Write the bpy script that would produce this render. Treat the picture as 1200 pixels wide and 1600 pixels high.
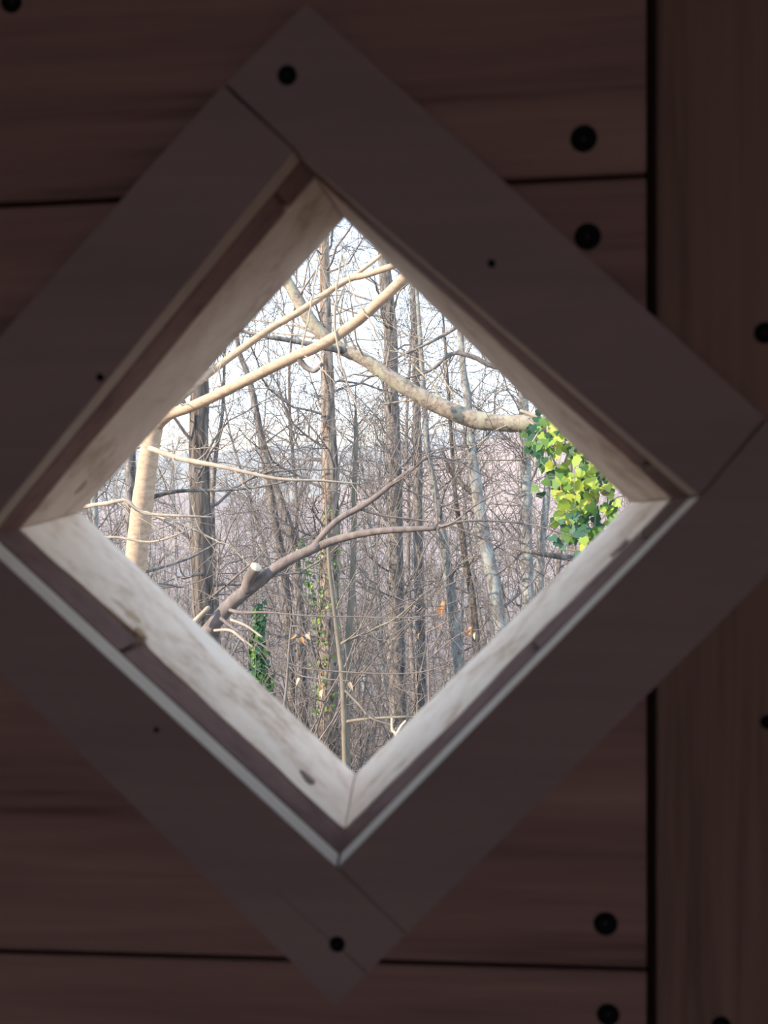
import bpy, bmesh, math, random
import numpy as np
from mathutils import Vector, Matrix

for o in list(bpy.data.objects):
    bpy.data.objects.remove(o, do_unlink=True)
scene = bpy.context.scene
COL = scene.collection

# ------------------------------------------------------------------ camera
EYE = 1.50                      # eye height above the hut floor
CAM = np.array([0.0, -0.26, EYE])
YAW, PITCH, ROLL, FPX = 0.07365, -0.05531, -0.01919, 1200.0
def _basis():
    cy, sy, cp, sp = math.cos(YAW), math.sin(YAW), math.cos(PITCH), math.sin(PITCH)
    f = np.array([-sy*cp, cy*cp, sp]); r = np.array([cy, sy, 0.0]); u = np.cross(r, f)
    c, s = math.cos(ROLL), math.sin(ROLL)
    return c*r + s*u, -s*r + c*u, f
RT, UP, FW = _basis()
cam_d = bpy.data.cameras.new('camera'); cam = bpy.data.objects.new('camera', cam_d); COL.objects.link(cam)
m = Matrix.Identity(4)
for i in range(3):
    m[i][0] = RT[i]; m[i][1] = UP[i]; m[i][2] = -FW[i]; m[i][3] = CAM[i]
cam.matrix_world = m
cam_d.sensor_fit = 'VERTICAL'; cam_d.sensor_height = 24.0; cam_d.sensor_width = 18.0
cam_d.lens = 24.0*FPX/1600.0
cam_d.clip_start = 0.01; cam_d.clip_end = 3000
cam_d.dof.use_dof = True; cam_d.dof.focus_distance = 6.0
cam_d.dof.aperture_fstop = cam_d.lens/2.0        # a 2 mm phone aperture
scene.camera = cam

# ------------------------------------------------------------------ light
SUN_AZ = math.radians(237); SUN_EL = math.radians(24)
world = bpy.data.worlds.new('winter_sky'); scene.world = world; world.use_nodes = True
wn = world.node_tree; wn.nodes.clear()
wo = wn.nodes.new('ShaderNodeOutputWorld'); bg = wn.nodes.new('ShaderNodeBackground')
# pale hazy winter sky: white at the horizon, light blue overhead, the same all round
tcw = wn.nodes.new('ShaderNodeTexCoord'); sep = wn.nodes.new('ShaderNodeSeparateXYZ'); skr = wn.nodes.new('ShaderNodeValToRGB')
wn.links.new(tcw.outputs['Generated'], sep.inputs[0]); wn.links.new(sep.outputs['Z'], skr.inputs[0])
el = skr.color_ramp.elements
el[0].position, el[0].color = 0.0, (0.86, 0.92, 0.97, 1); el[1].position, el[1].color = 1.0, (0.42, 0.55, 0.79, 1)
for p_, c_ in ((0.10, (0.75, 0.87, 0.97, 1)), (0.32, (0.50, 0.66, 0.88, 1))):
    k_ = el.new(p_); k_.color = c_
bg.inputs['Strength'].default_value = 1.15
wn.links.new(skr.outputs[0], bg.inputs['Color']); wn.links.new(bg.outputs[0], wo.inputs['Surface'])
sun_d = bpy.data.lights.new('sun', 'SUN'); sun_d.energy = 3.5; sun_d.color = (1.0, 0.81, 0.63); sun_d.angle = 0.009
sun = bpy.data.objects.new('sun', sun_d); COL.objects.link(sun)
sdir = Vector((math.sin(SUN_AZ)*math.cos(SUN_EL), math.cos(SUN_AZ)*math.cos(SUN_EL), math.sin(SUN_EL)))
sun.rotation_euler = sdir.to_track_quat('Z', 'Y').to_euler(); sun.location = (-20, -14, 14)
vs = scene.view_settings
vs.view_transform = 'Standard'; vs.look = 'None'; vs.gamma = 1.0; vs.use_curve_mapping = False
vs.exposure = 1.16

# ------------------------------------------------------------------ helpers
def P(px, py, d):
    """world point seen at pixel (px, py), at depth d along +y from the camera"""
    v = FW + (px-600)/FPX*RT - (py-800)/FPX*UP
    return CAM + v*(d/v[1])
def PY(px, py, y):
    return P(px, py, y - CAM[1])

def link(name, me, mat=None, parent=None):
    o = bpy.data.objects.new(name, me); COL.objects.link(o)
    if mat is not None and me is not None and len(me.materials) == 0: me.materials.append(mat)
    if parent is not None:
        o.parent = parent
        o.matrix_parent_inverse = Matrix.Translation(-parent.location) if parent.parent is None else Matrix.Identity(4)
    return o
def empty(name, loc=(0, 0, 0)):
    o = bpy.data.objects.new(name, None); COL.objects.link(o); o.location = loc; o.empty_display_size = 0.1
    return o
def tag(o, label=None, cat=None, group=None, kind=None):
    if label: o['label'] = label
    if cat: o['category'] = cat
    if group: o['group'] = group
    if kind: o['kind'] = kind
    return o
def mesh_from(name, verts, faces, mat=None, smooth=False):
    me = bpy.data.meshes.new(name)
    me.from_pydata([tuple(map(float, v)) for v in verts], [], faces)
    me.validate()
    bm = bmesh.new(); bm.from_mesh(me); bmesh.ops.recalc_face_normals(bm, faces=bm.faces); bm.to_mesh(me); bm.free()
    if smooth:
        me.polygons.foreach_set('use_smooth', [True]*len(me.polygons))
    if mat: me.materials.append(mat)
    return me
def prism(name, quad_front, quad_back, mat=None, bevel=0.0):
    n = len(quad_front)
    v = list(quad_front) + list(quad_back)
    f = [list(range(n))[::-1], list(range(n, 2*n))] + [[i, (i+1) % n, n+(i+1) % n, n+i] for i in range(n)]
    me = mesh_from(name, v, f, mat)
    if bevel > 0:
        bm = bmesh.new(); bm.from_mesh(me)
        bmesh.ops.bevel(bm, geom=list(bm.edges), offset=bevel, segments=2, affect='EDGES', profile=0.5)
        bm.to_mesh(me); bm.free()
    return me
def box(name, a, b, mat=None, bevel=0.0):
    (x0, y0, z0), (x1, y1, z1) = a, b
    return prism(name, [(x0, y0, z0), (x1, y0, z0), (x1, y0, z1), (x0, y0, z1)],
                 [(x0, y1, z0), (x1, y1, z0), (x1, y1, z1), (x0, y1, z1)], mat, bevel)
def tunnel(qf, y0, y1, n=40):
    """closed prism whose (slightly twisted) sides are finely divided"""
    a, b = qf(y0), qf(y1); V = []; m_ = 4*n
    for q in (a, b):
        for i in range(4):
            for k in range(n): V.append(q[i]+(q[(i+1) % 4]-q[i])*(k/n))
    F = [list(range(m_))[::-1], list(range(m_, 2*m_))] + [[i, (i+1) % m_, m_+(i+1) % m_, m_+i] for i in range(m_)]
    return mesh_from('tunnel', V, F)
def cut(me, cutters):
    """subtract closed meshes from a mesh"""
    o = bpy.data.objects.new('tmp', me); COL.objects.link(o); tmp = [o]
    for c in cutters:
        co = bpy.data.objects.new('tmp_c', c); COL.objects.link(co); tmp.append(co)
        md = o.modifiers.new('b', 'BOOLEAN'); md.operation = 'DIFFERENCE'; md.solver = 'EXACT'; md.object = co
    bpy.context.view_layer.update()
    dg = bpy.context.evaluated_depsgraph_get()
    res = bpy.data.meshes.new_from_object(o.evaluated_get(dg))
    for t in tmp: bpy.data.objects.remove(t, do_unlink=True)
    res.name = me.name
    return res

# ------------------------------------------------------------------ materials
def new_mat(name):
    mt = bpy.data.materials.new(name); mt.use_nodes = True
    nt = mt.node_tree; b = nt.nodes['Principled BSDF']
    return mt, nt, b
def ramp(nt, stops):
    r = nt.nodes.new('ShaderNodeValToRGB'); e = r.color_ramp.elements
    e[0].position, e[0].color = stops[0][0], (*stops[0][1], 1)
    e[1].position, e[1].color = stops[-1][0], (*stops[-1][1], 1)
    for p, c in stops[1:-1]:
        k = e.new(p); k.color = (*c, 1)
    return r
def coords(nt, scale, kind='Object', loc=(0, 0, 0), rot=(0, 0, 0)):
    tc = nt.nodes.new('ShaderNodeTexCoord'); mp = nt.nodes.new('ShaderNodeMapping')
    mp.inputs['Scale'].default_value = scale; mp.inputs['Location'].default_value = loc; mp.inputs['Rotation'].default_value = rot
    nt.links.new(tc.outputs[kind], mp.inputs['Vector'])
    return mp
def noise(nt, vec, scale, detail=4, rough=0.55, dist=0.0):
    n = nt.nodes.new('ShaderNodeTexNoise')
    n.inputs['Scale'].default_value = scale; n.inputs['Detail'].default_value = detail
    n.inputs['Roughness'].default_value = rough; n.inputs['Distortion'].default_value = dist
    nt.links.new(vec.outputs[0], n.inputs['Vector'])
    return n
def bump(nt, b, src, strength, dist=0.002):
    bp = nt.nodes.new('ShaderNodeBump'); bp.inputs['Strength'].default_value = strength; bp.inputs['Distance'].default_value = dist
    nt.links.new(src, bp.inputs['Height']); nt.links.new(bp.outputs[0], b.inputs['Normal'])
def wood(name, stops, axis='x', scale=60, stretch=14, rough=0.75, bumpk=0.4, rot=(0, 0, 0), loc=(0, 0, 0), spec=0.06):
    mt, nt, b = new_mat(name)
    s = [1, 1, 1]; s['xyz'.index(axis)] = 1.0/stretch
    mp = coords(nt, s, loc=loc, rot=rot)
    n = noise(nt, mp, scale, 6, 0.6, 0.6); n2 = noise(nt, mp, scale*5, 3, 0.6)
    mx = nt.nodes.new('ShaderNodeMix'); mx.data_type = 'FLOAT'; mx.inputs[0].default_value = 0.3
    nt.links.new(n.outputs['Fac'], mx.inputs[2]); nt.links.new(n2.outputs['Fac'], mx.inputs[3])
    r = ramp(nt, stops); nt.links.new(mx.outputs[0], r.inputs[0]); nt.links.new(r.outputs[0], b.inputs['Base Color'])
    b.inputs['Roughness'].default_value = rough; b.inputs['Specular IOR Level'].default_value = spec
    bump(nt, b, mx.outputs[0], bumpk, 0.001)
    return mt
def plain(name, c, rough=0.7, metallic=0.0):
    mt, nt, b = new_mat(name)
    b.inputs['Base Color'].default_value = (*c, 1); b.inputs['Roughness'].default_value = rough; b.inputs['Metallic'].default_value = metallic
    b.inputs['Specular IOR Level'].default_value = 0.3
    return mt
def bark(name, stops, scale=18, stretch=5, bumpk=0.8, dist=0.01, patch=None, patch_scale=3.0, patch_cut=0.55):
    mt, nt, b = new_mat(name)
    mp = coords(nt, (1, 1, 1.0/stretch))
    n = noise(nt, mp, scale, 6, 0.65, 0.4)
    r = ramp(nt, stops); nt.links.new(n.outputs['Fac'], r.inputs[0])
    col = r.outputs[0]
    if patch:
        mp2 = coords(nt, (1, 1, 0.5)); n2 = noise(nt, mp2, patch_scale, 4, 0.6)
        r2 = ramp(nt, [(patch_cut-0.04, (0, 0, 0)), (patch_cut+0.06, (1, 1, 1))]); nt.links.new(n2.outputs['Fac'], r2.inputs[0])
        mx = nt.nodes.new('ShaderNodeMix'); mx.data_type = 'RGBA'; mx.inputs[7].default_value = (*patch, 1)
        nt.links.new(r2.outputs[0], mx.inputs[0]); nt.links.new(col, mx.inputs[6]); col = mx.outputs[2]
    nt.links.new(col, b.inputs['Base Color'])
    b.inputs['Roughness'].default_value = 0.9; b.inputs['Specular IOR Level'].default_value = 0.15
    bump(nt, b, n.outputs['Fac'], bumpk, dist)
    return mt
def leaf_mat(name, c, trans=0.3, rough=0.5):
    mt, nt, b = new_mat(name)
    tc = nt.nodes.new('ShaderNodeTexCoord'); n = nt.nodes.new('ShaderNodeTexNoise'); n.inputs['Scale'].default_value = 60
    nt.links.new(tc.outputs['Object'], n.inputs['Vector'])
    r = ramp(nt, [(0.3, tuple(x*0.75 for x in c)), (0.7, tuple(min(1, x*1.2) for x in c))]); nt.links.new(n.outputs['Fac'], r.inputs[0])
    nt.links.new(r.outputs[0], b.inputs['Base Color']); b.inputs['Roughness'].default_value = rough
    t = nt.nodes.new('ShaderNodeBsdfTranslucent'); nt.links.new(r.outputs[0], t.inputs['Color'])
    ms = nt.nodes.new('ShaderNodeMixShader'); ms.inputs[0].default_value = trans
    out = nt.nodes['Material Output']
    nt.links.new(b.outputs[0], ms.inputs[1]); nt.links.new(t.outputs[0], ms.inputs[2]); nt.links.new(ms.outputs[0], out.inputs['Surface'])
    return mt

W_PLANK = wood('plank_brown', [(0.30, (0.070, 0.038, 0.033)), (0.45, (0.145, 0.080, 0.068)), (0.6, (0.185, 0.104, 0.088)), (0.8, (0.235, 0.136, 0.118))], 'x', 55, 22)
W_PLANK_V = wood('plank_brown_upright', [(0.28, (0.070, 0.038, 0.031)), (0.5, (0.125, 0.070, 0.056)), (0.8, (0.175, 0.100, 0.080))], 'z', 90, 26)
W_TRIM = wood('trim_brown', [(0.25, (0.145, 0.094, 0.089)), (0.6, (0.183, 0.119, 0.112)), (0.85, (0.210, 0.139, 0.131))], 'x', 40, 12, rot=(0, math.radians(45), 0), bumpk=0.15)
W_RAW = wood('raw_pine_edge', [(0.3, (0.50, 0.42, 0.34)), (0.8, (0.66, 0.56, 0.46))], 'x', 40, 8, rot=(0, math.radians(45), 0), bumpk=0.2)
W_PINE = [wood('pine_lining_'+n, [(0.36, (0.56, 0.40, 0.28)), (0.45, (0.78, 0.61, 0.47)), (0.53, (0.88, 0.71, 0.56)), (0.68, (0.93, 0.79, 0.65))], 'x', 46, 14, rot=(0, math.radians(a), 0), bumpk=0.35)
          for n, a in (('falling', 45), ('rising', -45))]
W_PINE_SHADE = [wood('shaded_pine_lining_'+n, [(0.36, (0.38, 0.27, 0.20)), (0.48, (0.51, 0.395, 0.31)), (0.68, (0.61, 0.49, 0.40))], 'x', 46, 14, rot=(0, math.radians(a), 0), bumpk=0.35)
             for n, a in (('falling', 45), ('rising', -45))]  # upper lining boards: shade of their down-facing sides put into a darker pine colour
W_RAW_SHADE = wood('shaded_raw_edge', [(0.3, (0.28, 0.205, 0.16)), (0.8, (0.40, 0.30, 0.24))], 'x', 40, 8, rot=(0, math.radians(45), 0), bumpk=0.2)  # upper trim edges: same raw wood, with their shade painted into the colour
W_KNOT = plain('pine_knot', (0.16, 0.105, 0.075), 0.7)
W_RESIN = plain('resin_stain', (0.36, 0.22, 0.11), 0.8)
SCREW = plain('black_screw', (0.004, 0.004, 0.005), 0.9); SCREW.node_tree.nodes['Principled BSDF'].inputs['Specular IOR Level'].default_value = 0.03
W_ROOM = wood('room_board', [(0.3, (0.20, 0.165, 0.155)), (0.8, (0.32, 0.27, 0.255))], 'x', 20, 12)

# ------------------------------------------------------------------ the wall with the diamond window
FRONT = [(460, 233), (1095, 775), (527, 1357), (-35, 843)]          # top, right, bottom, left
FAR = [(538, 342), (985, 786), (555, 1210), (126, 800)]
Y0, YP, YL, Y1 = -0.010, 0.0, 0.017, 0.069      # trim face, plank face, lining start, outer end
qa = [PY(*p, Y0) for p in FRONT]; qb = [PY(*p, Y1) for p in FAR]
def Q(y):
    t = (y-Y0)/(Y1-Y0)
    return [a + (b-a)*t for a, b in zip(qa, qb)]
def Qs(y, k):
    q = Q(y); c = sum(q)/4
    return [c + (v-c)*np.array([k, 1, k]) for v in q]

wall = tag(empty('wall_front', (0, 0, 0)), 'dim wall of dark brown horizontal planks around a diamond window', None, kind='structure')
zj = [np.mean([PY(*p, 0)[2] for p in pts]) for pts in ([(0, 318), (190, 312), (790, 285), (1010, 273)], [(0, 1490), (450, 1500), (610, 1503), (1010, 1514)])]
pitch = zj[0]-zj[1]
gapx0 = PY(1011, 800, 0)[0]; gapx1 = PY(1026, 800, 0)[0]
WX0, WX1, WZ0, WZ1 = -1.0, 1.1, 0.0, 2.25
hole = tunnel(Q, -0.004, 0.020)
zmid = PY(214, 1012, 0.008)[2]
joints_z = [zj[1]-0.135*k for k in range(9, 0, -1)] + [zj[1], zmid, zj[0]] + [zj[0]+0.135*k for k in range(1, 10)]
joints_z = [z for z in joints_z if WZ0+0.02 < z < WZ1-0.02]
rows = list(zip([WZ0]+joints_z, joints_z+[WZ1]))
G = 0.0009
board_w = 0.078
for z, ztop in rows:
    za, zb = z+G, ztop-G
    if zb-za < 0.01: continue
    me = box('plank', (WX0, 0, za), (gapx0, 0.016, zb), W_PLANK, 0.0008)
    if za < qa[0][2] and zb > qa[2][2]: me = cut(me, [hole])
    link('plank', me, W_PLANK, wall)
    link('plank', box('plank', (gapx1+board_w+0.003, 0, za), (WX1, 0.016, zb), W_PLANK, 0.0008), W_PLANK, wall)
link('upright_board', cut(box('upright_board', (gapx1, -0.0003, WZ0), (gapx1+board_w, 0.016, WZ1), W_PLANK_V, 0.0008), [hole]), W_PLANK_V, wall)
sheath = cut(box('sheathing', (WX0, 0.0172, WZ0), (WX1, 0.066, WZ1), W_PLANK), [prism('h', Qs(0.0, 1.17), Qs(0.12, 1.17))])
link('sheathing', sheath, W_PLANK, wall)

def screw_mesh(r):
    bm = bmesh.new(); n = 20
    prof = [(r, 0.0), (r, -0.0004), (r*0.82, -0.0011), (r*0.5, -0.0014)]
    rings = [[bm.verts.new((p*math.cos(a*2*math.pi/n), y, p*math.sin(a*2*math.pi/n))) for a in range(n)] for p, y in prof]
    for A, B in zip(rings, rings[1:]):
        for i in range(n): bm.faces.new((A[i], A[(i+1) % n], B[(i+1) % n], B[i]))
    # cross recess
    c = bm.verts.new((0, 0.0002, 0))
    for i in range(n): bm.faces.new((rings[-1][i], rings[-1][(i+1) % n], c))
    bmesh.ops.recalc_face_normals(bm, faces=bm.faces)
    me = bpy.data.meshes.new('screw'); bm.to_mesh(me); bm.free()
    me.materials.append(SCREW); me.polygons.foreach_set('use_smooth', [True]*len(me.polygons))
    return me
def screw(px, py, rpx, y, parent, name='screw'):
    c = PY(px, py, y); r = rpx/FPX*(y-CAM[1])
    o = link(name, screw_mesh(r), None, None); o.location = c
    o.parent = parent; o.rotation_euler = (0, random.random()*3, 0)
    return o
random.seed(4)
for px, py, r in ((912, 217, 20), (918, 370, 20), (946, 1443, 19), (950, 1585, 18), (18, 3, 17)): screw(px, py, r, 0.0, wall)
for px, py, r in ((1195, 520, 16), (1199, 1128, 11), (1127, 1602, 15)): screw(px, py, r, -0.0003, wall)

win = tag(empty('window_1', (0, 0, 0)), 'small diamond window framed by pinwheel trim boards and pale pine lining', None, kind='structure')
def lint(p1, p2, p3, p4):
    (x1, y1), (x2, y2), (x3, y3), (x4, y4) = p1, p2, p3, p4
    d = (x1-x2)*(y3-y4)-(y1-y2)*(x3-x4)
    a = x1*y2-y1*x2; b = x3*y4-y3*x4
    return ((a*(x3-x4)-(x1-x2)*b)/d, (a*(y3-y4)-(y1-y2)*b)/d)
T, Rr, B, L = FRONT
ulo = ((345, 130), (0, 530)); llo = ((233, 1287), (525, 1577))
ul_end = lint(*ulo, B, L) ; ul_out = lint(*ulo, (L[0]-110, L[1]+115), (L[0]-235, L[1]+5))
trims = {
    'UR': [(350, 128), T, Rr, (1198, 652), (478, 2)],
    'UL': [(348, 131), T, L, (L[0]-102, L[1]+128), (L[0]-240, L[1]-10)],
    'LL': [L, B, (636, 1460), (525, 1574), lint(*llo, L, (L[0]-102, L[1]+128))],
    'LR': [B, Rr, (1198, 655), (1322, 778), (636, 1461)],
}
def shrink(quad, k=1.2):
    c = np.mean(quad, axis=0); out = []
    for v in quad:
        d = np.array(v)-c; out.append(tuple(c + d*(1-k/np.linalg.norm(d))))
    return out
trim_objs = {}
for k, quad in trims.items():
    fr = [PY(*p, Y0) for p in shrink(quad, 0.8)]
    # the board has straight sawn edges: same outline at its back, except the inner edge follows the reveal
    inner = {'UR': 1, 'UL': (1, 2), 'LL': 0, 'LR': 0}
    bk = [v + np.array([0, YP-0.0005-Y0, 0]) for v in fr]
    q0 = Q(YP-0.0005)
    for vi, ci in {'UR': {1: 0, 2: 1}, 'UL': {1: 0, 2: 3}, 'LL': {0: 3, 1: 2}, 'LR': {0: 2, 1: 1}}[k].items(): bk[vi] = bk[vi] + (q0[ci]-qa[ci]-np.array([0, YP-0.0005-Y0, 0]))
    me = prism('trim_board', fr, bk, W_TRIM, 0.0006)
    me.materials.append(W_RAW_SHADE if k in ('UL', 'UR') else W_RAW)
    c = np.mean(qa, axis=0)
    for p in me.polygons:
        ct = np.array(p.center); n = np.array(p.normal)
        if abs(n[1]) < 0.3 and p.area > 1e-4:
            tocen = c-ct; tocen /= np.linalg.norm(tocen)
            if n@tocen > 0.8: p.material_index = 1
    if k == 'LL':
        a, b2 = PY(430, 1392, Y0), PY(582, 1527, Y0); d = (b2-a)/np.linalg.norm(b2-a); nn = np.cross(d, [0, 1, 0])
        w1 = nn*0.00022
        me = cut(me, [prism('crack', [a-w1*0.2+[0, -.001, 0], b2-w1+[0, -.001, 0], b2+w1+[0, -.001, 0], a+w1*0.2+[0, -.001, 0]],
                            [a-w1*0.2+[0, .003, 0], b2-w1+[0, .003, 0], b2+w1+[0, .003, 0], a+w1*0.2+[0, .003, 0]])])
    trim_objs[k] = link('trim_board', me, W_TRIM, win)
for k, px, py, r in (('UR', 449, 118, 15), ('LL', 527, 1475, 13)): screw(px, py, r, Y0, trim_objs[k])
for k, px, py, r in (('UR', 768, 412, 6), ('UL', 157, 590, 6), ('LL', 245, 1140, 4)): screw(px, py, r, Y0, trim_objs[k], 'nail')

# pale pine lining: four mitred boards with a slightly ragged inner arris
rng = np.random.default_rng(7)
def lining(i, j, mat, ragged):
    n = 40; TH = 0.014
    qn, qf = Q(YL), Q(Y1); on, of = Qs(YL, 1.15), Qs(Y1, 1.15)
    V = []
    ph = rng.random(4)*6
    for s in range(n+1):
        t = s/n
        t = 0.002 + t*0.996
        w = ragged*(0.35*math.sin(9*t+ph[0]) + 0.25*math.sin(23*t+ph[1]) + 0.15*math.sin(51*t+ph[2]))
        if ragged > 0.0015 and 0.60 < t < 0.76: w += 0.0040*(0.76-t)/0.16
        w = max(w, -0.0006) if ragged < 0.0012 else w
        lerp = lambda q: q[i]+(q[j]-q[i])*t
        a, b, c2, d = lerp(qn), lerp(qf), lerp(of), lerp(on)
        a = a + (b-a)*((w+0.0006)/(Y1-YL))
        inw = (a-d)/np.linalg.norm(a-d)
        wave = 0.00025*math.sin(14*t+ph[3])
        V += [a+inw*wave, a+(b-a)*0.5+inw*(wave+0.0001), b, c2, d]
    F = []
    for s in range(n):
        for k in range(5):
            F.append([s*5+k, s*5+(k+1) % 5, (s+1)*5+(k+1) % 5, (s+1)*5+k])
    F += [[4, 3, 2, 1, 0], [n*5+k for k in range(5)]]
    me = mesh_from('lining_board', V, F, mat)
    return link('lining_board', me, mat, win)
lin = {}
for k, i, j, mt, rg in (('UL', 3, 0, W_PINE_SHADE[1], 0.0005), ('UR', 0, 1, W_PINE_SHADE[0], 0.0006), ('LR', 1, 2, W_PINE[1], 0.0014), ('LL', 2, 3, W_PINE[0], 0.0016)):
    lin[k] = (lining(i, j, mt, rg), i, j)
def knot(k, px, py, rl, rw, mat=W_KNOT, name='knot'):
    o, i, j = lin[k]
    # intersect the pixel ray with the lining face
    a, b, c = Q(YL)[i], Q(YL)[j], Q(Y1)[i]
    n = np.cross(b-a, c-a); n /= np.linalg.norm(n)
    cen = sum(Q(YL))/4
    if n@(cen-a) < 0: n = -n
    v = P(px, py, 1.0)-CAM; t = ((a-CAM)@n)/(v@n); p = CAM+v*t
    u = (b-a)/np.linalg.norm(b-a); w = np.cross(n, u)
    N = 18; vs_ = []
    for q in range(N):
        an = q/N*2*math.pi; k2 = 1+0.18*math.sin(3*an+px)
        vs_.append(p+n*0.0006+u*rl*k2*math.cos(an)+w*rw*k2*math.sin(an))
    bot = [x-n*0.0008 for x in vs_]
    top = p+n*0.0007
    V = vs_+bot+[top]
    F = [[q, (q+1) % N, 2*N] for q in range(N)] + [[q, N+q, N+(q+1) % N, (q+1) % N] for q in range(N)]
    link(name, mesh_from(name, V, F, mat), mat, o)
knot('LL', 123, 878, .0036, .0028); knot('LL', 480, 1216, .0036, .0024); knot('LL', 328, 1003, .009, .0026, plain('pine_streak', (0.40, 0.31, 0.25)), 'streak')
knot('LR', 970, 856, .0042, .0016); knot('LR', 592, 1222, .0042, .0010); knot('LR', 578, 1231, .0012, .003)
knot('LR', 628, 1196, .003, .0012, plain('pine_streak_grey', (0.44, 0.36, 0.31)), 'streak')
knot('UL', 440, 405, .004, .0022, plain('pine_knot_red', (0.26, 0.16, 0.11))); knot('UL', 126, 760, .0036, .002, plain('pine_knot_tan', (0.28, 0.18, 0.13)))
knot('LL', 188, 945, .0065, .0036, plain('resin_stain_pale', (0.58, 0.43, 0.29), 0.8), 'resin_patch')
knot('LL', 205, 962, .0040, .0030, plain('resin_stain_tan', (0.52, 0.36, 0.22), 0.8), 'resin_patch')
knot('LL', 218, 990, .0030, .0022, W_RESIN, 'resin_patch')

# the rest of the dim hut behind the camera: its unseen doorway is assumed, and sized to light the inside
def struct(name, me, mat, label):
    return tag(link(name, me, mat), label, None, kind='structure')
RY = -2.2
struct('floor', box('floor', (WX0-.05, RY, -0.05), (WX1+.05, 0.07, 0.0), W_ROOM), W_ROOM, 'brown board floor of the hut')
struct('ceiling', box('ceiling', (WX0-.05, RY, WZ1), (WX1+.05, 0.07, WZ1+0.05), W_ROOM), W_ROOM, 'brown board ceiling of the hut')
struct('wall_left', box('wall_left', (WX0-.05, RY, 0), (WX0, 0.07, WZ1), W_ROOM), W_ROOM, 'brown board side wall on the sunny side')
struct('wall_right', box('wall_right', (WX1, RY, 0), (WX1+.05, 0.07, WZ1), W_ROOM), W_ROOM, 'brown board side wall on the shady side')
DX0, DX1, DZ1 = -0.70, 0.85, 2.05
bw = cut(box('wall_back', (WX0-.05, RY-.05, 0), (WX1+.05, RY, WZ1), W_ROOM), [box('c', (DX0, RY-.2, -0.1), (DX1, RY+.1, DZ1))])
struct('wall_back', bw, W_ROOM, 'brown board wall with an unseen doorway sized to light the hut')

# ------------------------------------------------------------------ the land
def height(x, y):
    """height relative to the eye"""
    if y < 45: h = -(1.7+0.34*y)
    elif y < 60: h = -17.0 - 0.3*math.sin((y-45)/15*math.pi)
    else:
        t = (y-60)/100
        base = -17.0 + 9.5*t if t < 1 else -7.5 + 1.0*(t-1)
        k = 1/(1+math.exp(-(x-6)/max(6.0, y*0.06)))
        rise = max(0.0, (y-110)/130); rise = min(1.0, rise); rise = rise*rise*(3-2*rise)
        h = base + k*rise*24 + (1-k)*rise*(-3)
    h += 0.5*math.sin(x*0.21+1.3)*math.sin(y*0.17)*min(1, y/30) + 1.8*math.sin(x*0.083+y*0.03+1.0)*min(1, max(0, y-60)/80)
    return h
def ground_z(x, y): return EYE + height(x, y)
m_ground, nt, b = new_mat('leaf_litter')
mp = coords(nt, (1, 1, 1)); n1 = noise(nt, mp, 1.6, 8, 0.7); n2 = noise(nt, mp, 0.06, 4, 0.6)
r1 = ramp(nt, [(0.3, (0.12, 0.103, 0.094)), (0.5, (0.26, 0.218, 0.197)), (0.7, (0.38, 0.315, 0.282))])
r2 = ramp(nt, [(0.35, (0.15, 0.138, 0.138)), (0.65, (0.27, 0.225, 0.208))])
nt.links.new(n1.outputs['Fac'], r1.inputs[0]); nt.links.new(n2.outputs['Fac'], r2.inputs[0])
mx = nt.nodes.new('ShaderNodeMix'); mx.data_type = 'RGBA'; mx.inputs[0].default_value = 0.5
nt.links.new(r1.outputs[0], mx.inputs[6]); nt.links.new(r2.outputs[0], mx.inputs[7])
sy_ = nt.nodes.new('ShaderNodeSeparateXYZ'); nt.links.new(mp.outputs[0], sy_.inputs[0])       # sunlit paleness of the far valley side put into the ground colour
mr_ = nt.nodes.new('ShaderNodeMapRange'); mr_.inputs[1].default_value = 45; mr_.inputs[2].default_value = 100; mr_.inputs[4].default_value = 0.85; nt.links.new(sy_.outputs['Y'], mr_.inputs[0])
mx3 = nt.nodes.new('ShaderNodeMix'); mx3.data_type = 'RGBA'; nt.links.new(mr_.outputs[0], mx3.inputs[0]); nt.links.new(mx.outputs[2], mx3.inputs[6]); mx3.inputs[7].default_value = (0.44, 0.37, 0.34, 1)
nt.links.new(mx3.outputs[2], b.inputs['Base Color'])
b.inputs['Roughness'].default_value = 1.0; b.inputs['Specular IOR Level'].default_value = 0.0
bump(nt, b, n1.outputs['Fac'], 1.0, 0.3)
ys = np.concatenate([np.linspace(-45, 60, 70), np.linspace(62, 280, 60)])
us = np.linspace(-1, 1, 81)
V = []; F = []
for y in ys:
    half = 30 + max(0, y)*0.9
    for u in us:
        x = u*half; V.append((x, y, ground_z(x, max(y, 0.0)) - (0.0 if y > 0 else 0.0)))
nx = len(us)
for i in range(len(ys)-1):
    for j in range(nx-1): F.append([i*nx+j, i*nx+j+1, (i+1)*nx+j+1, (i+1)*nx+j])
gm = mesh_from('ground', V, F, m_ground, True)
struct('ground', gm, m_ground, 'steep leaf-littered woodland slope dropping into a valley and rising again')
m_hill, nt, b = new_mat('bare_wooded_hill')
mp = coords(nt, (1, 1, 1)); n1 = noise(nt, mp, 0.12, 8, 0.75); n2 = noise(nt, mp, 0.012, 3, 0.5)
r1 = ramp(nt, [(0.35, (0.10, 0.095, 0.10)), (0.7, (0.27, 0.235, 0.23))]); nt.links.new(n1.outputs['Fac'], r1.inputs[0])
nt.links.new(r1.outputs[0], b.inputs['Base Color']); b.inputs['Roughness'].default_value = 1.0; b.inputs['Specular IOR Level'].default_value = 0.0
hr = np.random.default_rng(3)
V = []; F = []; xs = np.linspace(-600, 600, 240); hy = np.linspace(380, 760, 24)
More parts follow.
